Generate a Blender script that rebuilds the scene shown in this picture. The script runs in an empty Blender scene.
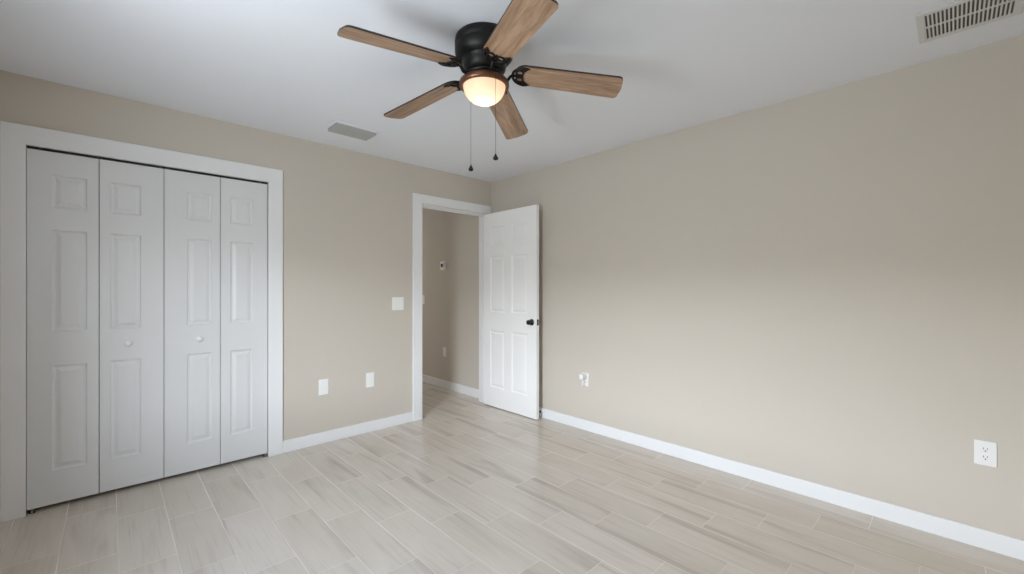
import bpy, bmesh, math, random
from mathutils import Vector, Matrix
PI = math.pi
S = bpy.context.scene
COL = S.collection
random.seed(3)

# ------------------------------------------------------------------ camera
CAM = (-3.0721, -3.5575, 1.260)
YAW = math.radians(46.357)
cam_d = bpy.data.cameras.new('camera')
cam_d.sensor_fit = 'HORIZONTAL'
cam_d.sensor_width = 36.0
cam_d.lens = 36.0 * 422.47 / 1024.0
cam_d.shift_y = 1.46 / 1024.0
cam_d.clip_start = 0.02
cam = bpy.data.objects.new('camera', cam_d)
COL.objects.link(cam)
cam.location = CAM
cam.rotation_euler = (PI / 2, 0, YAW - PI / 2)
S.camera = cam

# ------------------------------------------------------------------ exposure
S.view_settings.view_transform = 'Standard'
S.view_settings.look = 'None'
S.view_settings.gamma = 1.0
S.view_settings.use_curve_mapping = False
S.view_settings.exposure = 0.0
S.cycles.use_denoising = True
S.cycles.max_bounces = 16
S.cycles.diffuse_bounces = 10
S.cycles.sample_clamp_indirect = 8.0

# ------------------------------------------------------------------ sky (seen only through the window)
SKY = 62.0
w = bpy.data.worlds.new('sky')
S.world = w
w.use_nodes = True
nt = w.node_tree
nt.nodes.clear()
tc = nt.nodes.new('ShaderNodeTexCoord')
sp = nt.nodes.new('ShaderNodeSeparateXYZ')
rp = nt.nodes.new('ShaderNodeValToRGB')
mp = nt.nodes.new('ShaderNodeMapRange')
mp.inputs['From Min'].default_value = -1
mp.inputs['From Max'].default_value = 1
bg = nt.nodes.new('ShaderNodeBackground')
wo = nt.nodes.new('ShaderNodeOutputWorld')
nt.links.new(tc.outputs['Generated'], sp.inputs[0])
nt.links.new(sp.outputs['Z'], mp.inputs['Value'])
nt.links.new(mp.outputs[0], rp.inputs[0])
nt.links.new(rp.outputs[0], bg.inputs['Color'])
nt.links.new(bg.outputs[0], wo.inputs['Surface'])
cr = rp.color_ramp
cr.elements[0].position = 0.0
cr.elements[0].color = (0.215, 0.235, 0.25, 1)      # bright paving and lawn outside
cr.elements[1].position = 1.0
cr.elements[1].color = (0.16, 0.21, 0.28, 1)
for pos, c in ((0.46, (0.215, 0.235, 0.25, 1)), (0.49, (0.22, 0.235, 0.24, 1)),
               (0.568, (0.26, 0.28, 0.30, 1)), (0.585, (0.90, 0.97, 1.05, 1)), (0.66, (0.78, 0.855, 0.95, 1)), (0.76, (0.36, 0.42, 0.50, 1))):
    e = cr.elements.new(pos)
    e.color = c
bg.inputs['Strength'].default_value = SKY

WIN_Y0, WIN_Y1, WIN_Z0, WIN_Z1 = -2.58, -1.74, 0.82, 2.05
LX, RY, H = -3.57, -4.04, 2.44          # left wall, rear wall, ceiling height


def area(name, loc, rot, sx, sy, energy, color=(1, 1, 1), portal=False):
    d = bpy.data.lights.new(name, 'AREA')
    d.shape = 'RECTANGLE'
    d.size, d.size_y = sx, sy
    d.energy = energy
    d.color = color
    o = bpy.data.objects.new(name, d)
    COL.objects.link(o)
    o.location = loc
    o.rotation_euler = rot
    if portal:
        d.cycles.is_portal = True
    return o


# the daylight portal lies in the window opening and points into the room
area('window_daylight_portal', (LX - 0.10, (WIN_Y0 + WIN_Y1) / 2, (WIN_Z0 + WIN_Z1) / 2), (0, -PI / 2, 0),
     WIN_Z1 - WIN_Z0, WIN_Y1 - WIN_Y0, 1.0, portal=True)
# unseen lamp added at the far end to brighten the closed hall
area('hall_added_light', (-0.55, 3.0, 1.3), (-PI / 2, 0, 0), 0.9, 1.8, 11.5, (0.96, 0.98, 1.0))

# ------------------------------------------------------------------ material helpers


def mat(name, color, rough=0.5, metal=0.0, spec=0.5, bump=0.0, bscale=200.0, var=0.0, vscale=3.0):
    m = bpy.data.materials.new(name)
    m.use_nodes = True
    t = m.node_tree
    b = t.nodes['Principled BSDF']
    b.inputs['Base Color'].default_value = (*color, 1)
    b.inputs['Roughness'].default_value = rough
    b.inputs['Metallic'].default_value = metal
    b.inputs['Specular IOR Level'].default_value = spec
    tcn = t.nodes.new('ShaderNodeTexCoord')
    if bump > 0:
        n = t.nodes.new('ShaderNodeTexNoise')
        n.inputs['Scale'].default_value = bscale
        n.inputs['Detail'].default_value = 2
        bn = t.nodes.new('ShaderNodeBump')
        bn.inputs['Strength'].default_value = bump
        bn.inputs['Distance'].default_value = 0.002
        t.links.new(tcn.outputs['Object'], n.inputs['Vector'])
        t.links.new(n.outputs['Fac'], bn.inputs['Height'])
        t.links.new(bn.outputs['Normal'], b.inputs['Normal'])
    if var > 0:
        n = t.nodes.new('ShaderNodeTexNoise')
        n.inputs['Scale'].default_value = vscale
        n.inputs['Detail'].default_value = 3
        mx = t.nodes.new('ShaderNodeMix')
        mx.data_type = 'RGBA'
        mx.inputs[6].default_value = (*[c * (1 - var) for c in color], 1)
        mx.inputs[7].default_value = (*[min(1, c * (1 + var)) for c in color], 1)
        t.links.new(tcn.outputs['Object'], n.inputs['Vector'])
        t.links.new(n.outputs['Fac'], mx.inputs[0])
        t.links.new(mx.outputs[2], b.inputs['Base Color'])
    return m


def srgb(r, g, b):
    f = lambda c: c / 12.92 if c <= 0.04045 else ((c + 0.055) / 1.055) ** 2.4
    return (f(r / 255), f(g / 255), f(b / 255))


WALL = mat('beige_wall_paint', srgb(205, 197.5, 186), 0.75, spec=0.25, bump=0.08, bscale=260, var=0.012)
HALLW = WALL
CEIL = mat('white_ceiling_paint', srgb(233, 236, 242), 0.85, spec=0.2, bump=0.12, bscale=160)
TRIM = mat('white_trim_paint', srgb(236, 237, 238), 0.42, spec=0.4)
DOORP = mat('white_door_paint', srgb(224, 225, 226), 0.38, spec=0.45, bump=0.03, bscale=300)
PLATE = mat('white_plastic', srgb(240, 240, 238), 0.35)
SLOT = mat('dark_slot', srgb(40, 38, 36), 0.7)
BRONZE = mat('dark_bronze', srgb(21, 19, 16), 0.48, metal=0.4, var=0.15, vscale=30)
COPPER = mat('bronze_light_ring', srgb(112, 76, 58), 0.35, metal=0.7, var=0.1, vscale=30)
BLACK = mat('black_metal', srgb(26, 25, 25), 0.38, metal=0.3)
DOORLIT = mat('lit_white_door_paint', srgb(248, 248, 247), 0.38, spec=0.45, bump=0.03, bscale=300)  # brighter copy of the door white; stronger light put into the open door's colour
TRACK = mat('black_track', srgb(14, 14, 14), 0.6)
CHROME = mat('brushed_nickel', srgb(200, 198, 192), 0.25, metal=1.0)
VENTG = mat('grey_vent_enamel', srgb(172, 172, 169), 0.5, spec=0.4)
VENTW = mat('white_vent_enamel', srgb(214, 214, 212), 0.5, spec=0.4)
DARKIN = mat('unlit_duct', srgb(104, 100, 94), 0.9)
CLOSET = mat('closet_paint', srgb(150, 140, 128), 0.9)
RUBBER = mat('black_rubber', srgb(18, 18, 18), 0.7)
EDGE = mat('blade_dark_edge', srgb(52, 38, 30), 0.5)


class NT:
    """tiny helper around a node tree"""

    def __init__(self, m):
        self.t = m.node_tree

    def n(self, typ, **kw):
        x = self.t.nodes.new(typ)
        for k, v in kw.items():
            setattr(x, k, v)
        return x

    def link(self, a, b):
        self.t.links.new(a, b)

    def math(self, op, a, b=None, c=None):
        x = self.n('ShaderNodeMath', operation=op)
        for i, v in enumerate((a, b, c)):
            if v is None:
                continue
            if isinstance(v, (int, float)):
                x.inputs[i].default_value = v
            else:
                self.link(v, x.inputs[i])
        return x.outputs[0]

    def comb(self, a, b, c):
        x = self.n('ShaderNodeCombineXYZ')
        for i, v in enumerate((a, b, c)):
            if isinstance(v, (int, float)):
                x.inputs[i].default_value = v
            else:
                self.link(v, x.inputs[i])
        return x.outputs[0]

    def mix(self, f, a, b, blend='MIX'):
        x = self.n('ShaderNodeMix', data_type='RGBA', blend_type=blend)
        for i, v in ((0, f), (6, a), (7, b)):
            if isinstance(v, (int, float)):
                x.inputs[i].default_value = v
            elif isinstance(v, tuple):
                x.inputs[i].default_value = (*v, 1)
            else:
                self.link(v, x.inputs[i])
        return x.outputs[2]

    def noise(self, vec, scale, detail=3, rough=0.5, dist=0.0):
        x = self.n('ShaderNodeTexNoise')
        x.inputs['Scale'].default_value = scale
        x.inputs['Detail'].default_value = detail
        x.inputs['Roughness'].default_value = rough
        x.inputs['Distortion'].default_value = dist
        self.link(vec, x.inputs['Vector'])
        return x.outputs['Fac']

    def ramp(self, v, a, b, lo=0.0, hi=1.0):
        x = self.n('ShaderNodeMapRange', interpolation_type='SMOOTHSTEP')
        self.link(v, x.inputs['Value'])
        x.inputs['From Min'].default_value = a
        x.inputs['From Max'].default_value = b
        x.inputs['To Min'].default_value = lo
        x.inputs['To Max'].default_value = hi
        return x.outputs['Result']


def floor_material():
    m = bpy.data.materials.new('wood_look_tile')
    m.use_nodes = True
    k = NT(m)
    b = m.node_tree.nodes['Principled BSDF']
    tcn = k.n('ShaderNodeTexCoord')
    s = k.n('ShaderNodeSeparateXYZ')
    k.link(tcn.outputs['Object'], s.inputs[0])
    X, Y = s.outputs[0], s.outputs[1]
    PW, PL = 0.2027, 0.610
    u = k.math('DIVIDE', k.math('MULTIPLY', X, -1.0), PW)
    row = k.math('FLOOR', u)
    fu = k.math('FRACT', u)
    v = k.math('DIVIDE', k.math('ADD', k.math('SUBTRACT', k.math('MULTIPLY', Y, -1.0), 0.195),
                                k.math('MULTIPLY', row, 0.20333)), PL)
    nn = k.math('FLOOR', v)
    fv = k.math('FRACT', v)
    du = k.math('MULTIPLY', k.math('MINIMUM', fu, k.math('SUBTRACT', 1.0, fu)), PW)
    dv = k.math('MULTIPLY', k.math('MINIMUM', fv, k.math('SUBTRACT', 1.0, fv)), PL)
    d = k.math('MINIMUM', du, dv)
    grout = k.ramp(d, 0.0010, 0.0026, 1.0, 0.0)
    # joints fade unevenly, end joints most; glare on the tile put into colour
    is_end = k.math('LESS_THAN', dv, du)
    gn = k.noise(k.comb(X, Y, 3.3), 2.6, 2, 0.5)
    joint_glare = k.math('MULTIPLY', k.ramp(gn, 0.40, 0.62, 0.25, 1.0), k.math('SUBTRACT', 1.0, k.math('MULTIPLY', is_end, 0.65)))
    wn = k.n('ShaderNodeTexWhiteNoise', noise_dimensions='2D')
    k.link(k.comb(row, nn, 0.0), wn.inputs['Vector'])
    rnd = wn.outputs['Value']
    wc = k.n('ShaderNodeSeparateColor')
    k.link(wn.outputs['Color'], wc.inputs[0])
    r2, r3 = wc.outputs[0], wc.outputs[1]
    # grain runs along y; every plank has its own cut
    gx = k.math('ADD', k.math('MULTIPLY', X, 1.0), k.math('MULTIPLY', rnd, 37.0))
    gy = k.math('ADD', k.math('MULTIPLY', Y, 0.09), k.math('MULTIPLY', r2, 53.0))
    big = k.noise(k.comb(gx, gy, 0.0), 9.0, 3, 0.5, 0.8)
    fine = k.noise(k.comb(gx, k.math('MULTIPLY', gy, 0.35), 1.7), 60.0, 4, 0.6, 0.3)
    cl = k.noise(k.comb(X, k.math('MULTIPLY', Y, 0.5), k.math('MULTIPLY', r3, 20.0)), 5.0, 3, 0.5, 0.5)
    base = k.mix(rnd, srgb(202, 192, 179), srgb(209, 199, 187))
    base = k.mix(k.ramp(cl, 0.35, 0.7, 0.0, 0.45), base, srgb(216, 207, 196))
    base = k.mix(k.ramp(big, 0.50, 0.74, 0.0, 0.52), base, srgb(160, 147, 134))
    base = k.mix(k.ramp(fine, 0.5, 0.75, 0.0, 0.25), base, srgb(148, 134, 120))
    colr = k.mix(k.math('MULTIPLY', grout, joint_glare), base, srgb(226, 219, 209))
    k.link(colr, b.inputs['Base Color'])
    rr = k.math('ADD', k.ramp(big, 0.3, 0.7, 0.18, 0.27), k.math('MULTIPLY', grout, 0.3))
    k.link(rr, b.inputs['Roughness'])
    b.inputs['Specular IOR Level'].default_value = 0.5
    bn = k.n('ShaderNodeBump')
    bn.inputs['Strength'].default_value = 0.35
    bn.inputs['Distance'].default_value = 0.002
    hh = k.math('SUBTRACT', k.math('MULTIPLY', fine, 0.12), k.math('MULTIPLY', grout, 0.6))
    k.link(hh, bn.inputs['Height'])
    k.link(bn.outputs['Normal'], b.inputs['Normal'])
    return m


def blade_material():
    m = bpy.data.materials.new('oak_blade_wood')
    m.use_nodes = True
    k = NT(m)
    b = m.node_tree.nodes['Principled BSDF']
    tcn = k.n('ShaderNodeTexCoord')
    oi = k.n('ShaderNodeObjectInfo')
    s = k.n('ShaderNodeSeparateXYZ')
    k.link(tcn.outputs['Object'], s.inputs[0])
    off = k.math('MULTIPLY', oi.outputs['Random'], 40.0)
    vec = k.comb(k.math('MULTIPLY', s.outputs[0], 0.09), k.math('ADD', s.outputs[1], off), off)
    g1 = k.noise(vec, 40.0, 4, 0.6, 0.6)
    g2 = k.noise(vec, 130.0, 3, 0.6, 0.2)
    c = k.mix(k.ramp(g1, 0.3, 0.72), srgb(186, 154, 126), srgb(138, 108, 85))
    c = k.mix(k.ramp(g2, 0.45, 0.75, 0.0, 0.45), c, srgb(100, 78, 63))
    k.link(c, b.inputs['Base Color'])
    b.inputs['Roughness'].default_value = 0.38
    return m


FLOOR = floor_material()
WOOD = blade_material()


def bowl_material():
    m = bpy.data.materials.new('frosted_glass_bowl')
    m.use_nodes = True
    t = m.node_tree
    t.nodes.clear()
    tr = t.nodes.new('ShaderNodeBsdfTranslucent')
    tr.inputs['Color'].default_value = (1.0, 0.83, 0.68, 1)
    df = t.nodes.new('ShaderNodeBsdfPrincipled')
    df.inputs['Base Color'].default_value = (0.9, 0.78, 0.66, 1)
    df.inputs['Roughness'].default_value = 0.25
    mx = t.nodes.new('ShaderNodeMixShader')
    mx.inputs[0].default_value = 0.30
    o = t.nodes.new('ShaderNodeOutputMaterial')
    t.links.new(tr.outputs[0], mx.inputs[1])
    t.links.new(df.outputs[0], mx.inputs[2])
    t.links.new(mx.outputs[0], o.inputs[0])
    return m


BOWL = bowl_material()


def glass_material():
    m = bpy.data.materials.new('window_glass')
    m.use_nodes = True
    t = m.node_tree
    t.nodes.clear()
    a = t.nodes.new('ShaderNodeBsdfTransparent')
    g = t.nodes.new('ShaderNodeBsdfGlossy')
    g.inputs['Roughness'].default_value = 0.02
    mx = t.nodes.new('ShaderNodeMixShader')
    mx.inputs[0].default_value = 0.05
    o = t.nodes.new('ShaderNodeOutputMaterial')
    t.links.new(a.outputs[0], mx.inputs[1])
    t.links.new(g.outputs[0], mx.inputs[2])
    t.links.new(mx.outputs[0], o.inputs[0])
    return m


GLASS = glass_material()

# ------------------------------------------------------------------ mesh helpers


def box(bm, x0, x1, y0, y1, z0, z1, bev=0.0, seg=2, mi=0):
    r = bmesh.ops.create_cube(bm, size=1.0, matrix=Matrix.Translation(((x0 + x1) / 2, (y0 + y1) / 2, (z0 + z1) / 2)) @
                              Matrix.Diagonal((abs(x1 - x0), abs(y1 - y0), abs(z1 - z0), 1)))
    vs = r['verts']
    fs = {f for v in vs for f in v.link_faces}
    if bev > 0:
        es = list({e for v in vs for e in v.link_edges})
        rb = bmesh.ops.bevel(bm, geom=es, offset=bev, segments=seg, affect='EDGES', profile=0.5)
        fs = {f for f in list(rb['faces'])} | {f for f in fs if f.is_valid}
    for f in fs:
        if f.is_valid:
            f.material_index = mi
    return bm


def lathe(bm, prof, seg=48, cx=0.0, cy=0.0, mi=0):
    """profile of (radius, z) from one end to the other"""
    rings = []
    for r, z in prof:
        if r < 1e-6:
            rings.append([bm.verts.new((cx, cy, z))])
        else:
            rings.append([bm.verts.new((cx + r * math.cos(2 * PI * i / seg), cy + r * math.sin(2 * PI * i / seg), z))
                          for i in range(seg)])
    for a, b in zip(rings, rings[1:]):
        for i in range(seg):
            j = (i + 1) % seg
            if len(a) == 1 and len(b) == 1:
                continue
            if len(a) == 1:
                f = bm.faces.new((a[0], b[j], b[i]))
            elif len(b) == 1:
                f = bm.faces.new((a[i], a[j], b[0]))
            else:
                f = bm.faces.new((a[i], a[j], b[j], b[i]))
            f.smooth = True
            f.material_index = mi
    return bm


def tube(bm, pts, rad, seg=8, closed=False, mi=0):
    pts = [Vector(p) for p in pts]
    n = len(pts)
    rings = []
    prev = None
    for i, p in enumerate(pts):
        if closed:
            d = (pts[(i + 1) % n] - pts[i - 1]).normalized()
        else:
            d = (pts[min(i + 1, n - 1)] - pts[max(i - 1, 0)]).normalized()
        if prev is None:
            a = d.orthogonal().normalized()
        else:
            a = (prev - d * prev.dot(d)).normalized()
        prev = a
        b = d.cross(a)
        r = rad[i] if isinstance(rad, (list, tuple)) else rad
        rings.append([bm.verts.new(p + (a * math.cos(2 * PI * q / seg) + b * math.sin(2 * PI * q / seg)) * r)
                      for q in range(seg)])
    prs = list(zip(rings, rings[1:]))
    if closed:
        prs.append((rings[-1], rings[0]))
    for A, B in prs:
        for q in range(seg):
            f = bm.faces.new((A[q], A[(q + 1) % seg], B[(q + 1) % seg], B[q]))
            f.smooth = True
            f.material_index = mi
    if not closed:
        bm.faces.new(rings[0][::-1])
        bm.faces.new(rings[-1])
    return bm


def prism(bm, outline, z0, z1, mi_bottom=0, mi_side=0, zf=None):
    """outline in xy (counter-clockwise) extruded from z0 to z1; zf(x, y) adds a height"""
    zf = zf or (lambda x, y: 0.0)
    lo = [bm.verts.new((x, y, z0 + zf(x, y))) for x, y in outline]
    hi = [bm.verts.new((x, y, z1 + zf(x, y))) for x, y in outline]
    f = bm.faces.new(lo[::-1])
    f.material_index = mi_bottom
    f = bm.faces.new(hi)
    f.material_index = mi_side
    n = len(lo)
    for i in range(n):
        f = bm.faces.new((lo[i], lo[(i + 1) % n], hi[(i + 1) % n], hi[i]))
        f.material_index = mi_side
    return bm


def obj(name, bm, mats, parent=None, loc=(0, 0, 0), rot=(0, 0, 0)):
    bmesh.ops.recalc_face_normals(bm, faces=bm.faces[:])
    me = bpy.data.meshes.new(name)
    bm.to_mesh(me)
    bm.free()
    for m in (mats if isinstance(mats, (list, tuple)) else [mats]):
        me.materials.append(m)
    o = bpy.data.objects.new(name, me)
    COL.objects.link(o)
    o.location = loc
    o.rotation_euler = rot
    if parent is not None:
        o.parent = parent
    return o


def NB():
    return bmesh.new()


def tag(o, label, cat, kind=None, group=None):
    o['label'] = label
    o['category'] = cat
    if kind:
        o['kind'] = kind
    if group:
        o['group'] = group
    return o


def thing(name, label, cat, loc, rz=0.0, kind=None, group=None):
    o = bpy.data.objects.new(name, None)
    o.empty_display_size = 0.05
    COL.objects.link(o)
    o.location = loc
    o.rotation_euler = (0, 0, rz)
    return tag(o, label, cat, kind, group)


def struct(name, bm, m, label, cat):
    return tag(obj(name, bm, m), label, cat, 'structure')


# ------------------------------------------------------------------ the room
HE = 3.05            # far end of the hall
CX0, CX1, CZ = -3.407, -2.207, 2.056      # closet opening
DX0, DX1, DZ = -0.888, -0.066, 2.078      # door opening
T = 0.12

bm = NB()
box(bm, LX - T, T, RY - T, HE, -0.10, 0.0)
struct('floor', bm, FLOOR, 'pale greige wood-look plank tiles laid in thirds across the whole floor', 'floor')

bm = NB()
box(bm, LX - T, T, RY - T, T, H, H + 0.1)
struct('ceiling', bm, CEIL, 'flat white bedroom ceiling holding the fan and two vents', 'ceiling')

bm = NB()
box(bm, LX - T, CX0, 0, T, 0, H)
box(bm, CX0, CX1, 0, T, CZ, H)
box(bm, CX1, DX0, 0, T, 0, H)
box(bm, DX0, DX1, 0, T, DZ, H)
box(bm, DX1, T, 0, T, 0, H)
struct('wall_back', bm, WALL, 'beige wall with the closet and the open doorway', 'wall')
bm = NB()
box(bm, 0, T, RY - T, 0, 0, H)
struct('wall_right', bm, WALL, 'long plain beige wall with two outlets low down', 'wall')
bm = NB()
box(bm, LX - T, 0, RY - T, RY, 0, H)
struct('wall_rear', bm, WALL, 'beige wall behind the viewer', 'wall')
bm = NB()
box(bm, LX - T, LX, RY, WIN_Y0, 0, H)
box(bm, LX - T, LX, WIN_Y1, 0, 0, H)
box(bm, LX - T, LX, WIN_Y0, WIN_Y1, 0, WIN_Z0)
box(bm, LX - T, LX, WIN_Y0, WIN_Y1, WIN_Z1, H)
struct('wall_left', bm, WALL, 'beige wall with the window that lights the room', 'wall')

# hall beyond the doorway
HX = -1.15
bm = NB()
box(bm, 0, T, T, HE, 0, H)
struct('wall_hall_right', bm, WALL, 'dim beige hall wall with thermostat seen through the doorway', 'wall')
bm = NB()
box(bm, HX - T, HX, T, HE, 0, H)
struct('wall_hall_left', bm, WALL, 'hall wall hidden behind the bedroom wall', 'wall')
bm = NB()
box(bm, HX - T, T, HE, HE + T, 0, H)
struct('wall_hall_end', bm, WALL, 'wall closing the far end of the hall', 'wall')
bm = NB()
box(bm, HX - T, T, T, HE + T, H, H + 0.1)
struct('ceiling_hall', bm, CEIL, 'white hall ceiling beyond the doorway', 'ceiling')

# closet interior
bm = NB()
box(bm, -3.56, -3.50, T, 0.78, 0, H)
box(bm, -2.10, -2.04, T, 0.78, 0, H)
box(bm, -3.56, -2.04, 0.78, 0.84, 0, H)
box(bm, -3.50, -2.10, T, 0.78, H, H + 0.06)
struct('wall_closet', bm, CLOSET, 'closet interior hidden behind the folding doors', 'wall')

# casings (flat boards)
CT = 0.020


def casing(bm, x0, x1, z, ox0, ox1, oz):
    box(bm, ox0, x0, -CT, -0.0005, 0, z, 0.002, 1)
    box(bm, x1, ox1, -CT, -0.0005, 0, z, 0.002, 1)
    box(bm, ox0, ox1, -CT, -0.0005, z, oz, 0.002, 1)


bm = NB()
casing(bm, CX0 + 0.002, CX1 - 0.002, CZ, -3.496, -2.113, 2.162)
struct('trim_1', bm, TRIM, 'wide flat white casing framing the closet doors', 'door casing')
bm = NB()
casing(bm, DX0 - 0.004, DX1 + 0.004, DZ + 0.003, -0.988, -0.014, 2.167)
struct('trim_2', bm, TRIM, 'flat white casing around the open doorway', 'door casing')
bm = NB()
J = 0.019
box(bm, DX0 + 0.0005, DX0 + J - 0.008, 0.0, T, 0, DZ - 0.001)
box(bm, DX1 - J + 0.008, DX1 - 0.0005, 0.0, T, 0, DZ - 0.001)
box(bm, DX0 + J - 0.008, DX1 - J + 0.008, 0.0, T, DZ - 0.011, DZ - 0.001)
for a, b in ((DX0 + 0.011, DX0 + 0.021), (DX1 - 0.021, DX1 - 0.011)):
    box(bm, a, b, 0.045, 0.080, 0, DZ - 0.011, 0.001, 1)
box(bm, DX0 + 0.011, DX1 - 0.011, 0.045, 0.080, DZ - 0.021, DZ - 0.011)
struct('trim_3', bm, TRIM, 'white door jamb lining the open doorway', 'door jamb')
bm = NB()
casing(bm, DX0 - 0.004, DX1 + 0.004, DZ + 0.003, -0.988, -0.014, 2.167)
bmesh.ops.translate(bm, verts=bm.verts[:], vec=(0, T + CT + 0.0005, 0))
struct('trim_4', bm, TRIM, 'white casing on the hall side of the doorway', 'door casing')
# closet track under the header
bm = NB()
box(bm, CX0 + 0.003, CX1 - 0.003, 0.004, 0.050, CZ - 0.011, CZ - 0.001, 0.001, 1)
for x in (-3.355, -2.83, -2.795, -2.26):
    box(bm, x - 0.006, x + 0.006, 0.002, 0.04, CZ - 0.010, CZ - 0.003, 0.001, 1, mi=1)
struct('trim_5', bm, [TRACK, CHROME], 'thin black sliding track above the closet doors', 'closet track')


def board(name, x0, x1, y0, y1, label, h=0.092):
    bm = NB()
    box(bm, x0, x1, y0, y1, 0.0, h, 0.003, 2)
    return struct(name, bm, TRIM, label, 'baseboard')


BT = 0.014
board('baseboard_back', -2.1125, -0.9885, -BT, -0.0005, 'white baseboard between the closet and the doorway')
board('baseboard_closet', LX + BT, -3.4965, -BT, -0.0005, 'short white baseboard stub beside the closet casing')
board('baseboard_right', -BT, -0.0005, RY + BT, -0.021, 'long white baseboard under the plain beige wall')
board('baseboard_rear', LX + BT, -BT, RY + 0.0005, RY + BT, 'white baseboard behind the viewer')
board('baseboard_left', LX + 0.0005, LX + BT, RY + BT, -BT, 'white baseboard under the window')
board('baseboard_hall', -BT, -0.0005, T + CT + 0.002, HE, 'white baseboard in the dim hall', 0.10)

# window in the left wall (behind the viewer)
wr = thing('window_1', 'white single-hung window that lights the room', 'window',
           (LX, (WIN_Y0 + WIN_Y1) / 2, WIN_Z0), 0, 'structure')
WW, WH = WIN_Y1 - WIN_Y0, WIN_Z1 - WIN_Z0
bm = NB()
for a in (-1, 1):
    box(bm, -0.10, -0.05, a * WW / 2 - a * 0.045, a * WW / 2 - a * 0.001, 0.001, WH - 0.001, 0.002, 1)
box(bm, -0.10, -0.05, -WW / 2 + 0.045, WW / 2 - 0.045, 0.001, 0.045, 0.002, 1)
box(bm, -0.10, -0.05, -WW / 2 + 0.045, WW / 2 - 0.045, WH - 0.045, WH - 0.001, 0.002, 1)
box(bm, -0.09, -0.055, -WW / 2 + 0.045, WW / 2 - 0.045, WH / 2 - 0.02, WH / 2 + 0.02, 0.002, 1)
obj('window_frame', bm, TRIM, wr)
for z0, z1 in ((0.045, WH / 2 - 0.02), (WH / 2 + 0.02, WH - 0.045)):
    bm = NB()
    box(bm, -0.078, -0.074, -WW / 2 + 0.045, WW / 2 - 0.045, z0, z1)
    obj('pane', bm, GLASS, wr)
bm = NB()
box(bm, -0.10, 0.03, -WW / 2 - 0.0, WW / 2 + 0.0, -0.02 + 0.021, 0.001 + 0.012, 0.003, 2)
obj('window_sill', bm, TRIM, wr)

# ------------------------------------------------------------------ moulded panel doors
PZ = ((0.215, 0.817), (1.012, 1.597), (1.722, 1.912))
RINGS = ((0.0, 0.0), (0.007, 0.0075), (0.016, 0.0085), (0.036, 0.0015))


def panel_face(bm, w_, z0, z1, y, sgn, panels):
    """one face of a slab; sgn = -1 faces -y (recess goes +y), +1 faces +y"""
    xs = sorted({0.0, w_} | {p[0] for p in panels} | {p[1] for p in panels})
    zs = sorted({z0, z1} | {p[2] for p in panels} | {p[3] for p in panels})
    vg = {(i, j): bm.verts.new((x, y, z)) for i, x in enumerate(xs) for j, z in enumerate(zs)}
    for i in range(len(xs) - 1):
        for j in range(len(zs) - 1):
            c = [vg[i, j], vg[i + 1, j], vg[i + 1, j + 1], vg[i, j + 1]]
            hit = [p for p in panels if abs(p[0] - xs[i]) < 1e-6 and abs(p[2] - zs[j]) < 1e-6]
            if not hit:
                bm.faces.new(c)
                continue
            px0, px1, pz0, pz1 = hit[0]
            prev = c
            for ins, dep in RINGS[1:]:
                yy = y - sgn * dep
                cur = [bm.verts.new(q) for q in ((px0 + ins, yy, pz0 + ins), (px1 - ins, yy, pz0 + ins),
                                                  (px1 - ins, yy, pz1 - ins), (px0 + ins, yy, pz1 - ins))]
                for a in range(4):
                    bm.faces.new((prev[a], prev[(a + 1) % 4], cur[(a + 1) % 4], cur[a]))
                prev = cur
            bm.faces.new(prev)
    return vg, len(xs), len(zs)


def slab(w_, z0, z1, t, panels):
    bm = NB()
    A, nx, nz = panel_face(bm, w_, z0, z1, 0.0, -1, panels)
    B, _, _ = panel_face(bm, w_, z0, z1, t, 1, panels)
    for i in range(nx - 1):
        for j in (0, nz - 1):
            bm.faces.new((A[i, j], A[i + 1, j], B[i + 1, j], B[i, j]))
    for j in range(nz - 1):
        for i in (0, nx - 1):
            bm.faces.new((A[i, j], A[i, j + 1], B[i, j + 1], B[i, j]))
    return bm


def rows(x0, x1):
    return [(x0, x1, a, b) for a, b in PZ]


def knob_profile(r, depth, rose=None):
    p = []
    if rose:
        p += [(0.0, 0.0), (rose, 0.0), (rose, 0.005), (rose * 0.8, 0.009), (0.011, 0.011), (0.010, 0.024)]
    else:
        p += [(0.0, 0.0), (0.009, 0.0), (0.008, 0.010)]
    n = 10
    z0 = p[-1][1]
    for i in range(1, n):
        a = PI * i / n
        p.append((max(r * math.sin(a), 0.008 if i == 1 else 0.0), z0 + (depth - z0) * (1 - math.cos(a)) / 2))
    p.append((0.0, depth))
    return p


def knob_mesh(r, depth, rose=None):
    bm = NB()
    lathe(bm, knob_profile(r, depth, rose), 28)
    bmesh.ops.rotate(bm, verts=bm.verts[:], cent=(0, 0, 0), matrix=Matrix.Rotation(PI / 2, 3, 'X'))  # +z -> -y
    return bm


G = 0.0018
LT = 0.032
FY = 0.010
ZB, ZT = 0.024, 2.042
e0, e1, e2, e3, e4 = -3.404, -3.1155, -2.8125, -2.506, -2.2105
# left folding pair
d2 = thing('door_2', 'folding pair of white closet door leaves farther from the bedroom doorway, round knob on the inner leaf',
           'closet door', (e0, FY, 0), 0, 'structure')
bm = slab(e1 - e0 - G, ZB, ZT, LT, rows(-3.3085 - e0, -3.1660 - e0))
obj('door_leaf', bm, DOORP, d2)
bm = slab(e2 - e1 - 2 * G, ZB, ZT, LT, rows(-3.068 - e1 - G, -2.925 - e1 - G))
lf = obj('door_leaf', bm, DOORP, d2, (e1 - e0 + G, 0, 0))
obj('knob', knob_mesh(0.019, 0.032), TRIM, lf, (-2.987 - e1 - G, 0, 0.920))
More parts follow.
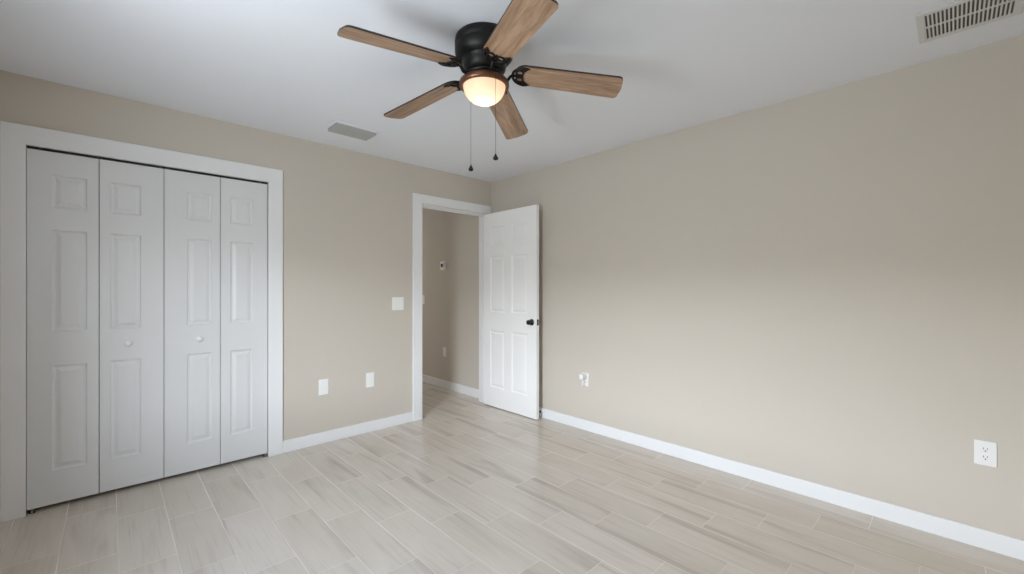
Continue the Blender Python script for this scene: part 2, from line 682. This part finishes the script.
# right folding pair
d3 = thing('door_3', 'folding pair of white closet door leaves nearer the bedroom doorway, small knob on the inner leaf',
           'closet door', (e2, FY, 0), 0, 'structure')
bm = slab(e3 - e2 - 2 * G, ZB, ZT, LT, rows(-2.6925 - e2 - G, -2.553 - e2 - G))
lf = obj('door_leaf', bm, DOORP, d3, (G, 0, 0))
obj('knob', knob_mesh(0.019, 0.032), TRIM, lf, (-2.628 - e2 - G, 0, 0.916))
bm = slab(e4 - e3 - G, ZB, ZT, LT, rows(-2.446 - e3 - G, -2.306 - e3 - G))
obj('door_leaf', bm, DOORP, d3, (e3 - e2 + G, 0, 0))
# floor brackets at the jambs
for i, x in enumerate((-3.385, -2.226)):
    bm = NB()
    box(bm, x - 0.012, x + 0.012, 0.000, 0.035, 0.0, 0.003)
    box(bm, x - 0.004, x + 0.004, 0.008, 0.030, 0.003, 0.0235, 0.001, 1)
    tag(obj('pivot_bracket', bm, CHROME), ('small metal floor pivot under the darkest closet leaf',
                                           'small metal floor pivot at the closet casing nearer the doorway')[i],
        'door bracket', None, 'closet door pivots')

# open bedroom door (hinged at the right jamb, swung flat along the right wall)
DW, DTH = 0.784, 0.035
d1 = thing('door_1', 'white six-panel bedroom door standing open along the plain wall, black knob', 'door',
           (-0.126, -0.0225, 0), -PI / 2, 'structure')
pc = []
for a, b in ((0.112, 0.332), (0.440, 0.660)):
    pc += rows(a, b)
leaf = obj('door_leaf', slab(DW, 0.010, 2.060, DTH, pc), DOORLIT, d1)
kx = DW - 0.062
obj('door_knob', knob_mesh(0.0245, 0.066, 0.031), BLACK, d1, (kx, 0, 0.935))
obj('door_knob', knob_mesh(0.0245, 0.066, 0.031), BLACK, d1, (kx, DTH, 0.935), (0, 0, PI))
bm = NB()
box(bm, DW - 0.0005, DW + 0.0012, 0.006, DTH - 0.006, 0.907, 0.963, 0.0005, 1)
lp = obj('latch_plate', bm, BLACK, d1)
bm = NB()
box(bm, DW, DW + 0.010, 0.011, DTH - 0.011, 0.926, 0.944, 0.002, 2)
obj('latch_bolt', bm, CHROME, lp)
for z in (0.25, 1.03, 1.82):
    bm = NB()
    lathe(bm, [(0, z - 0.045), (0.006, z - 0.045), (0.006, z + 0.045), (0, z + 0.045)], 14, -0.004, DTH + 0.004)
    box(bm, 0.0, 0.03, DTH - 0.0005, DTH + 0.0015, z - 0.044, z + 0.044)
    obj('hinge', bm, BLACK, d1)

# ------------------------------------------------------------------ wall plates (local -y points out of the wall)


def plate(name, label, cat, loc, rz, w_, h_, style, group=None):
    group = group or ('wall outlets' if name == 'wall_outlet' else 'light switches')
    r = thing(name, label, cat, loc, rz, None, group)
    bm = NB()
    box(bm, -w_ / 2, w_ / 2, -0.006, -0.0005, -h_ / 2, h_ / 2, 0.003, 3)
    obj('cover_plate', bm, PLATE, r)
    if style.startswith('rocker'):
        n = int(style[6:])
        for i in range(n):
            cx = (i - (n - 1) / 2) * 0.046
            bm = NB()
            box(bm, cx - 0.0165, cx + 0.0165, -0.0085, -0.005, -0.033, 0.033, 0.0015, 2)
            q = obj('rocker', bm, PLATE, r)
            q.rotation_euler = (0.03, 0, 0)
    elif style == 'duplex':
        for s_ in (-1, 1):
            cz = s_ * 0.0195
            bm = NB()
            o_ = []
            for k in range(28):
                a = 2 * PI * k / 28
                x, z = 0.0172 * math.cos(a), 0.0172 * math.sin(a)
                o_.append((x, max(-0.0138, min(0.0138, z))))
            prism(bm, o_, 0.005, 0.0078)
            bmesh.ops.rotate(bm, verts=bm.verts[:], cent=(0, 0, 0), matrix=Matrix.Rotation(PI / 2, 3, 'X'))
            bmesh.ops.translate(bm, verts=bm.verts[:], vec=(0, 0, cz))
            rc = obj('receptacle', bm, PLATE, r)
            bm = NB()
            box(bm, -0.0072, -0.0050, -0.0084, -0.0072, cz - 0.0005, cz + 0.0085)
            box(bm, 0.0050, 0.0072, -0.0084, -0.0072, cz + 0.0005, cz + 0.0075)
            b2 = NB()
            lathe(bm, [(0, 0.0072), (0.0029, 0.0072), (0.0029, 0.0084), (0, 0.0084)], 12)
            vs = [v for v in bm.verts if abs(v.co.z) < 0.02 and v.co.z > 0.0 and abs(v.co.x) < 0.0035 and abs(v.co.y) < 0.0035]
            b2.free()
            for v in vs:
                x, y, z = v.co
                v.co = (x, -z, y + cz - 0.0075)
            obj('socket_slots', bm, SLOT, rc)
        bm = NB()
        lathe(bm, [(0, 0.0055), (0.003, 0.0055), (0.0024, 0.0070), (0, 0.0072)], 12)
        bmesh.ops.rotate(bm, verts=bm.verts[:], cent=(0, 0, 0), matrix=Matrix.Rotation(PI / 2, 3, 'X'))
        obj('screw', bm, PLATE, r)
    elif style == 'decora':
        bm = NB()
        box(bm, -0.0165, 0.0165, -0.0080, -0.005, -0.033, 0.033, 0.0012, 2)
        rc = obj('receptacle', bm, PLATE, r)
        bm = NB()
        for cz in (-0.016, 0.016):
            box(bm, -0.0070, -0.0054, -0.0084, -0.0076, cz - 0.002, cz + 0.005)
            box(bm, 0.0054, 0.0070, -0.0084, -0.0076, cz - 0.002, cz + 0.004)
            box(bm, -0.002, 0.002, -0.0084, -0.0076, cz - 0.0085, cz - 0.0050, 0.0006, 1)
        obj('socket_slots', bm, PLATE, rc)
    return r


RZ = -PI / 2
plate('light_switch', 'white two-gang light switch beside the doorway casing', 'light switch', (-1.140, 0, 1.120), 0,
      0.118, 0.120, 'rocker2')
plate('wall_outlet', 'white wall outlet nearer the closet casing', 'outlet', (-1.806, 0, 0.456), 0, 0.078, 0.128, 'decora')
plate('wall_outlet', 'white wall outlet below the light switch', 'outlet', (-1.408, 0, 0.456), 0, 0.078, 0.128, 'decora')
plate('wall_outlet', 'white duplex outlet with dark slots on the plain wall, farthest from the door', 'outlet',
      (0, -3.659, 0.462), RZ, 0.074, 0.118, 'duplex')
plate('wall_outlet', 'white wall outlet with a plug-in device, on the plain wall near the open door', 'outlet',
      (0, -1.285, 0.450), RZ, 0.074, 0.118, 'duplex')
# plug-in device in the upper socket
pl = thing('plug_adapter', 'small white plug-in device on the outlet near the open door', 'plug', (-0.0085, -1.285, 0.478), RZ)
bm = NB()
box(bm, -0.020, 0.020, -0.060, 0.0, -0.020, 0.028, 0.009, 3)
obj('adapter_body', bm, PLATE, pl)
bm = NB()
tube(bm, [(0.0, -0.030, -0.019), (0.0, -0.034, -0.035), (0.0, -0.030, -0.060), (0.0, -0.018, -0.075), (0.0, -0.010, -0.080)],
     0.0035, 8)
obj('cord_tail', bm, PLATE, pl)

plate('light_switch', 'white single switch on the hall wall, half hidden by the doorway casing', 'light switch',
      (0, 1.395, 1.110), RZ, 0.072, 0.118, 'rocker1')
plate('wall_outlet', 'white outlet low on the dim hall wall beyond the doorway', 'outlet', (0, 0.893, 0.458), RZ, 0.072, 0.118,
      'decora')
th = thing('thermostat', 'small white thermostat with dark screen on the hall wall', 'thermostat', (0, 0.925, 1.548), RZ)
bm = NB()
box(bm, -0.056, 0.056, -0.006, -0.0005, -0.056, 0.056, 0.004, 3)
obj('wall_plate', bm, PLATE, th)
bm = NB()
box(bm, -0.046, 0.046, -0.024, -0.005, -0.046, 0.046, 0.006, 3)
bd = obj('thermostat_body', bm, PLATE, th)
bm = NB()
box(bm, -0.024, 0.024, -0.0255, -0.023, -0.018, 0.026, 0.001, 1)
obj('screen', bm, SLOT, bd)

# door stop on the right baseboard
ds = thing('door_stop', 'short spring door stop with black tip on the baseboard behind the door', 'door stop',
           (-BT, -0.787, 0.068), RZ)
bm = NB()
pts = []
for i in range(97):
    a = i / 96 * 12 * 2 * PI
    pts.append((0.006 * math.cos(a), -0.005 - 0.028 * i / 96, 0.006 * math.sin(a)))
tube(bm, pts, 0.0014, 6)
obj('spring', bm, PLATE, ds)
bm = NB()
lathe(bm, [(0, 0.030), (0.008, 0.030), (0.0095, 0.033), (0.0095, 0.041), (0.007, 0.044), (0, 0.045)], 18)
bmesh.ops.rotate(bm, verts=bm.verts[:], cent=(0, 0, 0), matrix=Matrix.Rotation(PI / 2, 3, 'X'))
obj('rubber_tip', bm, RUBBER, ds)
bm = NB()
lathe(bm, [(0, 0.0), (0.013, 0.0), (0.012, 0.004), (0.006, 0.007), (0, 0.007)], 18)
bmesh.ops.rotate(bm, verts=bm.verts[:], cent=(0, 0, 0), matrix=Matrix.Rotation(PI / 2, 3, 'X'))
obj('mounting_base', bm, PLATE, ds)

# ------------------------------------------------------------------ ceiling vents


def frame_ring(bm, x0, x1, y0, y1, ix0, ix1, iy0, iy1, z0, z1):
    box(bm, x0, x1, y0, iy0, z0, z1, 0.002, 1)
    box(bm, x0, x1, iy1, y1, z0, z1, 0.002, 1)
    box(bm, x0, ix0, iy0, iy1, z0, z1, 0.002, 1)
    box(bm, ix1, x1, iy0, iy1, z0, z1, 0.002, 1)


v1 = thing('ceiling_vent', 'grey louvred air vent in the ceiling near the closet wall', 'air vent', (-1.755, -0.449, H))
hx, hy = 0.150, 0.088
bm = NB()
frame_ring(bm, -hx - 0.028, hx + 0.028, -hy - 0.028, hy + 0.028, -hx, hx, -hy, hy, -0.006, -0.0005)
obj('vent_frame', bm, CEIL, v1)
bm = NB()
box(bm, -hx, hx, -hy, hy, -0.0025, -0.0008)
obj('duct_backing', bm, DARKIN, v1)
for i in range(9):
    y = -hy + (i + 0.5) * 2 * hy / 9
    bm = NB()
    box(bm, -hx + 0.001, hx - 0.001, -0.0125, 0.0125, -0.0008, 0.0008)
    bmesh.ops.rotate(bm, verts=bm.verts[:], cent=(0, 0, 0), matrix=Matrix.Rotation(math.radians(-32), 3, 'X'))
    bmesh.ops.translate(bm, verts=bm.verts[:], vec=(0, y, -0.0115))
    obj('louver', bm, VENTG, v1)

v2 = thing('return_grille', 'square white ceiling grille with two rows of thin slots above the plain wall', 'air vent',
           (-0.407, -3.597, H))
bm = NB()
sx, sy = 0.1235, 0.133
frame_ring(bm, -0.150, 0.150, -0.157, 0.157, -sx, sx, -sy, sy, -0.009, -0.0005)
box(bm, -0.006, 0.006, -sy, sy, -0.008, -0.003, 0.001, 1)
obj('vent_frame', bm, VENTW, v2)
bm = NB()
box(bm, -sx, sx, -sy, sy, -0.0025, -0.0008)
obj('duct_backing', bm, DARKIN, v2)
NS = 21
for i in range(NS + 1):
    y = sy - i * 2 * sy / NS
    for a, b in ((-sx, -0.006), (0.006, sx)):
        bm = NB()
        box(bm, a, b, y - 0.0030, y + 0.0030, -0.0080, -0.0030, 0.0006, 1)
        obj('louver', bm, VENTW, v2)

# ------------------------------------------------------------------ ceiling fan
FX, FYC = -1.786, -2.019
fan = thing('ceiling_fan', 'flush-mount ceiling fan with five oak blades, dark bronze motor and lit bowl', 'ceiling fan',
            (FX, FYC, H))
bm = NB()
lathe(bm, [(0.0, 0.0), (0.132, 0.0), (0.137, -0.006), (0.139, -0.020), (0.139, -0.036), (0.135, -0.041), (0.135, -0.047),
           (0.139, -0.052), (0.1385, -0.070), (0.134, -0.085), (0.124, -0.098), (0.110, -0.106), (0.106, -0.108),
           (0.104, -0.125), (0.100, -0.145), (0.090, -0.160), (0.070, -0.168), (0.0, -0.168)], 64)
obj('motor_housing', bm, BRONZE, fan)
bm = NB()
lathe(bm, [(0.0, -0.166), (0.082, -0.166), (0.086, -0.170), (0.086, -0.178), (0.080, -0.182), (0.052, -0.184),
           (0.050, -0.188), (0.050, -0.196), (0.0, -0.196)], 48)
obj('switch_housing', bm, BRONZE, fan)
for a in range(5):
    an = a * 72 + 20
    bm = NB()
    box(bm, 0.062, 0.074, -0.006, 0.006, -0.188, -0.180, 0.001, 1)
    bmesh.ops.rotate(bm, verts=bm.verts[:], cent=(0, 0, 0), matrix=Matrix.Rotation(math.radians(an), 3, 'Z'))
    obj('hub_screw', bm, CHROME, fan)
bm = NB()
lathe(bm, [(0.040, -0.192), (0.085, -0.193), (0.106, -0.197), (0.116, -0.206), (0.118, -0.216), (0.117, -0.226),
           (0.111, -0.231), (0.102, -0.229), (0.1005, -0.222), (0.097, -0.205), (0.040, -0.200), (0.040, -0.192)], 64)
obj('light_ring', bm, COPPER, fan)
bm = NB()
prof = []
for i in range(15):
    a = PI / 2 * i / 14
    prof.append((0.0995 * math.cos(a), -0.225 - 0.084 * math.sin(a)))
prof[-1] = (0.0, prof[-1][1])
lathe(bm, prof, 56)
bowl = obj('light_bowl', bm, BOWL, fan)
ld = bpy.data.lights.new('fan_bulb', 'POINT')
ld.energy = 0.42
ld.color = (1.0, 0.84, 0.66)
ld.shadow_soft_size = 0.028
lo = bpy.data.objects.new('fan_bulb', ld)
COL.objects.link(lo)
lo.location = (FX, FYC, H - 0.268)

DROOP, TP = 0.112, math.tan(math.radians(12.26))
ZREF = 2.260 - H


def zb(x, y):
    return ZREF - DROOP * (x - 0.263) - y * TP


def blade_outline():
    R0, R1 = 0.147, 0.655
    h0, h1 = 0.0615, 0.0695
    pts = []
    n = 8
    # root: rounded, tip: rounded corners with a slight bow
    rr, rt = 0.050, 0.022
    for i in range(n + 1):
        a = PI + PI / 2 * i / n
        pts.append((R0 + rr + rr * math.cos(a), -h0 + rr + rr * math.sin(a)))
    for i in range(n + 1):
        a = -PI / 2 + PI / 2 * i / n
        pts.append((R1 - 0.006 - rt + rt * math.cos(a), -h1 + rt + rt * math.sin(a)))
    pts.append((R1, 0.0))
    for i in range(n + 1):
        a = PI / 2 * i / n
        pts.append((R1 - 0.006 - rt + rt * math.cos(a), h1 - rt + rt * math.sin(a)))
    for i in range(n + 1):
        a = PI / 2 + PI / 2 * i / n
        pts.append((R0 + rr + rr * math.cos(a), h0 - rr + rr * math.sin(a)))
    return pts


# hand-hung blades: each sags and sits a touch differently
ANG = [-41.64 + 72 * k + d for k, d in enumerate((0.0, 1.0, 0.3, 0.0, 0.6))]
SAG = [0.002, 0.024, 0.006, -0.025, -0.010]
bl0 = br0 = None
for k in range(5):
    rot = (0, SAG[k], math.radians(ANG[k]))
    if k == 0:
        bm = NB()
        prism(bm, blade_outline(), 0.0, 0.0085, 0, 1, zb)
        bl0 = obj('blade', bm, [WOOD, EDGE], fan, (0, 0, 0), rot)
        bm = NB()
        # arm from the motor to the blade
        arm = [(0.066, 0, -0.176), (0.080, 0, -0.186), (0.096, 0, -0.194), (0.112, 0, -0.191), (0.124, 0, zb(0.124, 0) - 0.010),
               (0.135, 0, zb(0.135, 0) - 0.004)]
        tube(bm, arm, [0.010, 0.009, 0.008, 0.0075, 0.007, 0.007], 10)
        P3 = lambda x, y: (x, y, zb(x, y) - 0.0035)
        # scroll shield under the blade root
        U = []
        for i in range(25):
            a = PI / 2 + PI * i / 24
            U.append(P3(0.190 + 0.056 * math.cos(a), 0.0545 * math.sin(a)))
        U = [P3(0.214, 0.050), P3(0.203, 0.0535)] + U + [P3(0.203, -0.0535), P3(0.214, -0.050)]
        tube(bm, U, [0.002, 0.0045] + [0.0065] * 25 + [0.0045, 0.002], 8)
        for s_ in (-1, 1):
            L = [P3(0.164 + 0.0165 * math.cos(2 * PI * i / 20) + 0.004, s_ * 0.0225 + 0.0150 * math.sin(2 * PI * i / 20)) for i in range(20)]
            tube(bm, L, 0.0042, 8, True)
            tube(bm, [P3(0.176, s_ * 0.034), P3(0.190, s_ * 0.040), P3(0.203, s_ * 0.047)], [0.0055, 0.006, 0.003], 8)
        tube(bm, [P3(0.134, 0), P3(0.150, 0), P3(0.170, 0), P3(0.186, 0)], [0.008, 0.006, 0.005, 0.003], 8)
        br0 = obj('blade_bracket', bm, BRONZE, fan, (0, 0, 0), rot)
    else:
        for src in (bl0, br0):
            c = src.copy()
            COL.objects.link(c)
            c.parent = fan
            c.rotation_euler = rot

# pull chains
fw = Vector((math.cos(YAW), math.sin(YAW), 0))
rt_ = Vector((math.sin(YAW), -math.cos(YAW), 0))
for lat, dep, zbot, zknob in ((-0.0725, 0.093, 1.872, 1.841), (0.0575, -0.104, 1.864, 1.836)):
    q = rt_ * lat + fw * dep
    n_ = q.normalized()
    zt = 2.216
    bm = NB()
    top = [(n_.x * 0.100, n_.y * 0.100, 2.236 - H), (n_.x * 0.117, n_.y * 0.117, 2.226 - H), (q.x, q.y, zt - H - 0.012)]
    tube(bm, top + [(q.x, q.y, zbot - H)], 0.0008, 6)
    z = zt - 0.03
    ch = obj('pull_chain', bm, BRONZE, fan)
    bm = NB()
    L = zbot - zknob
    lathe(bm, [(0.0, zbot - H + 0.004), (0.003, zbot - H), (0.0048, zbot - H - 0.2 * L), (0.0098, zbot - H - 0.48 * L),
               (0.0125, zbot - H - 0.72 * L), (0.0105, zbot - H - 0.90 * L), (0.005, zbot - H - 0.99 * L), (0.0, zknob - H)], 20, q.x, q.y)
    obj('pull_knob', bm, BLACK, ch)
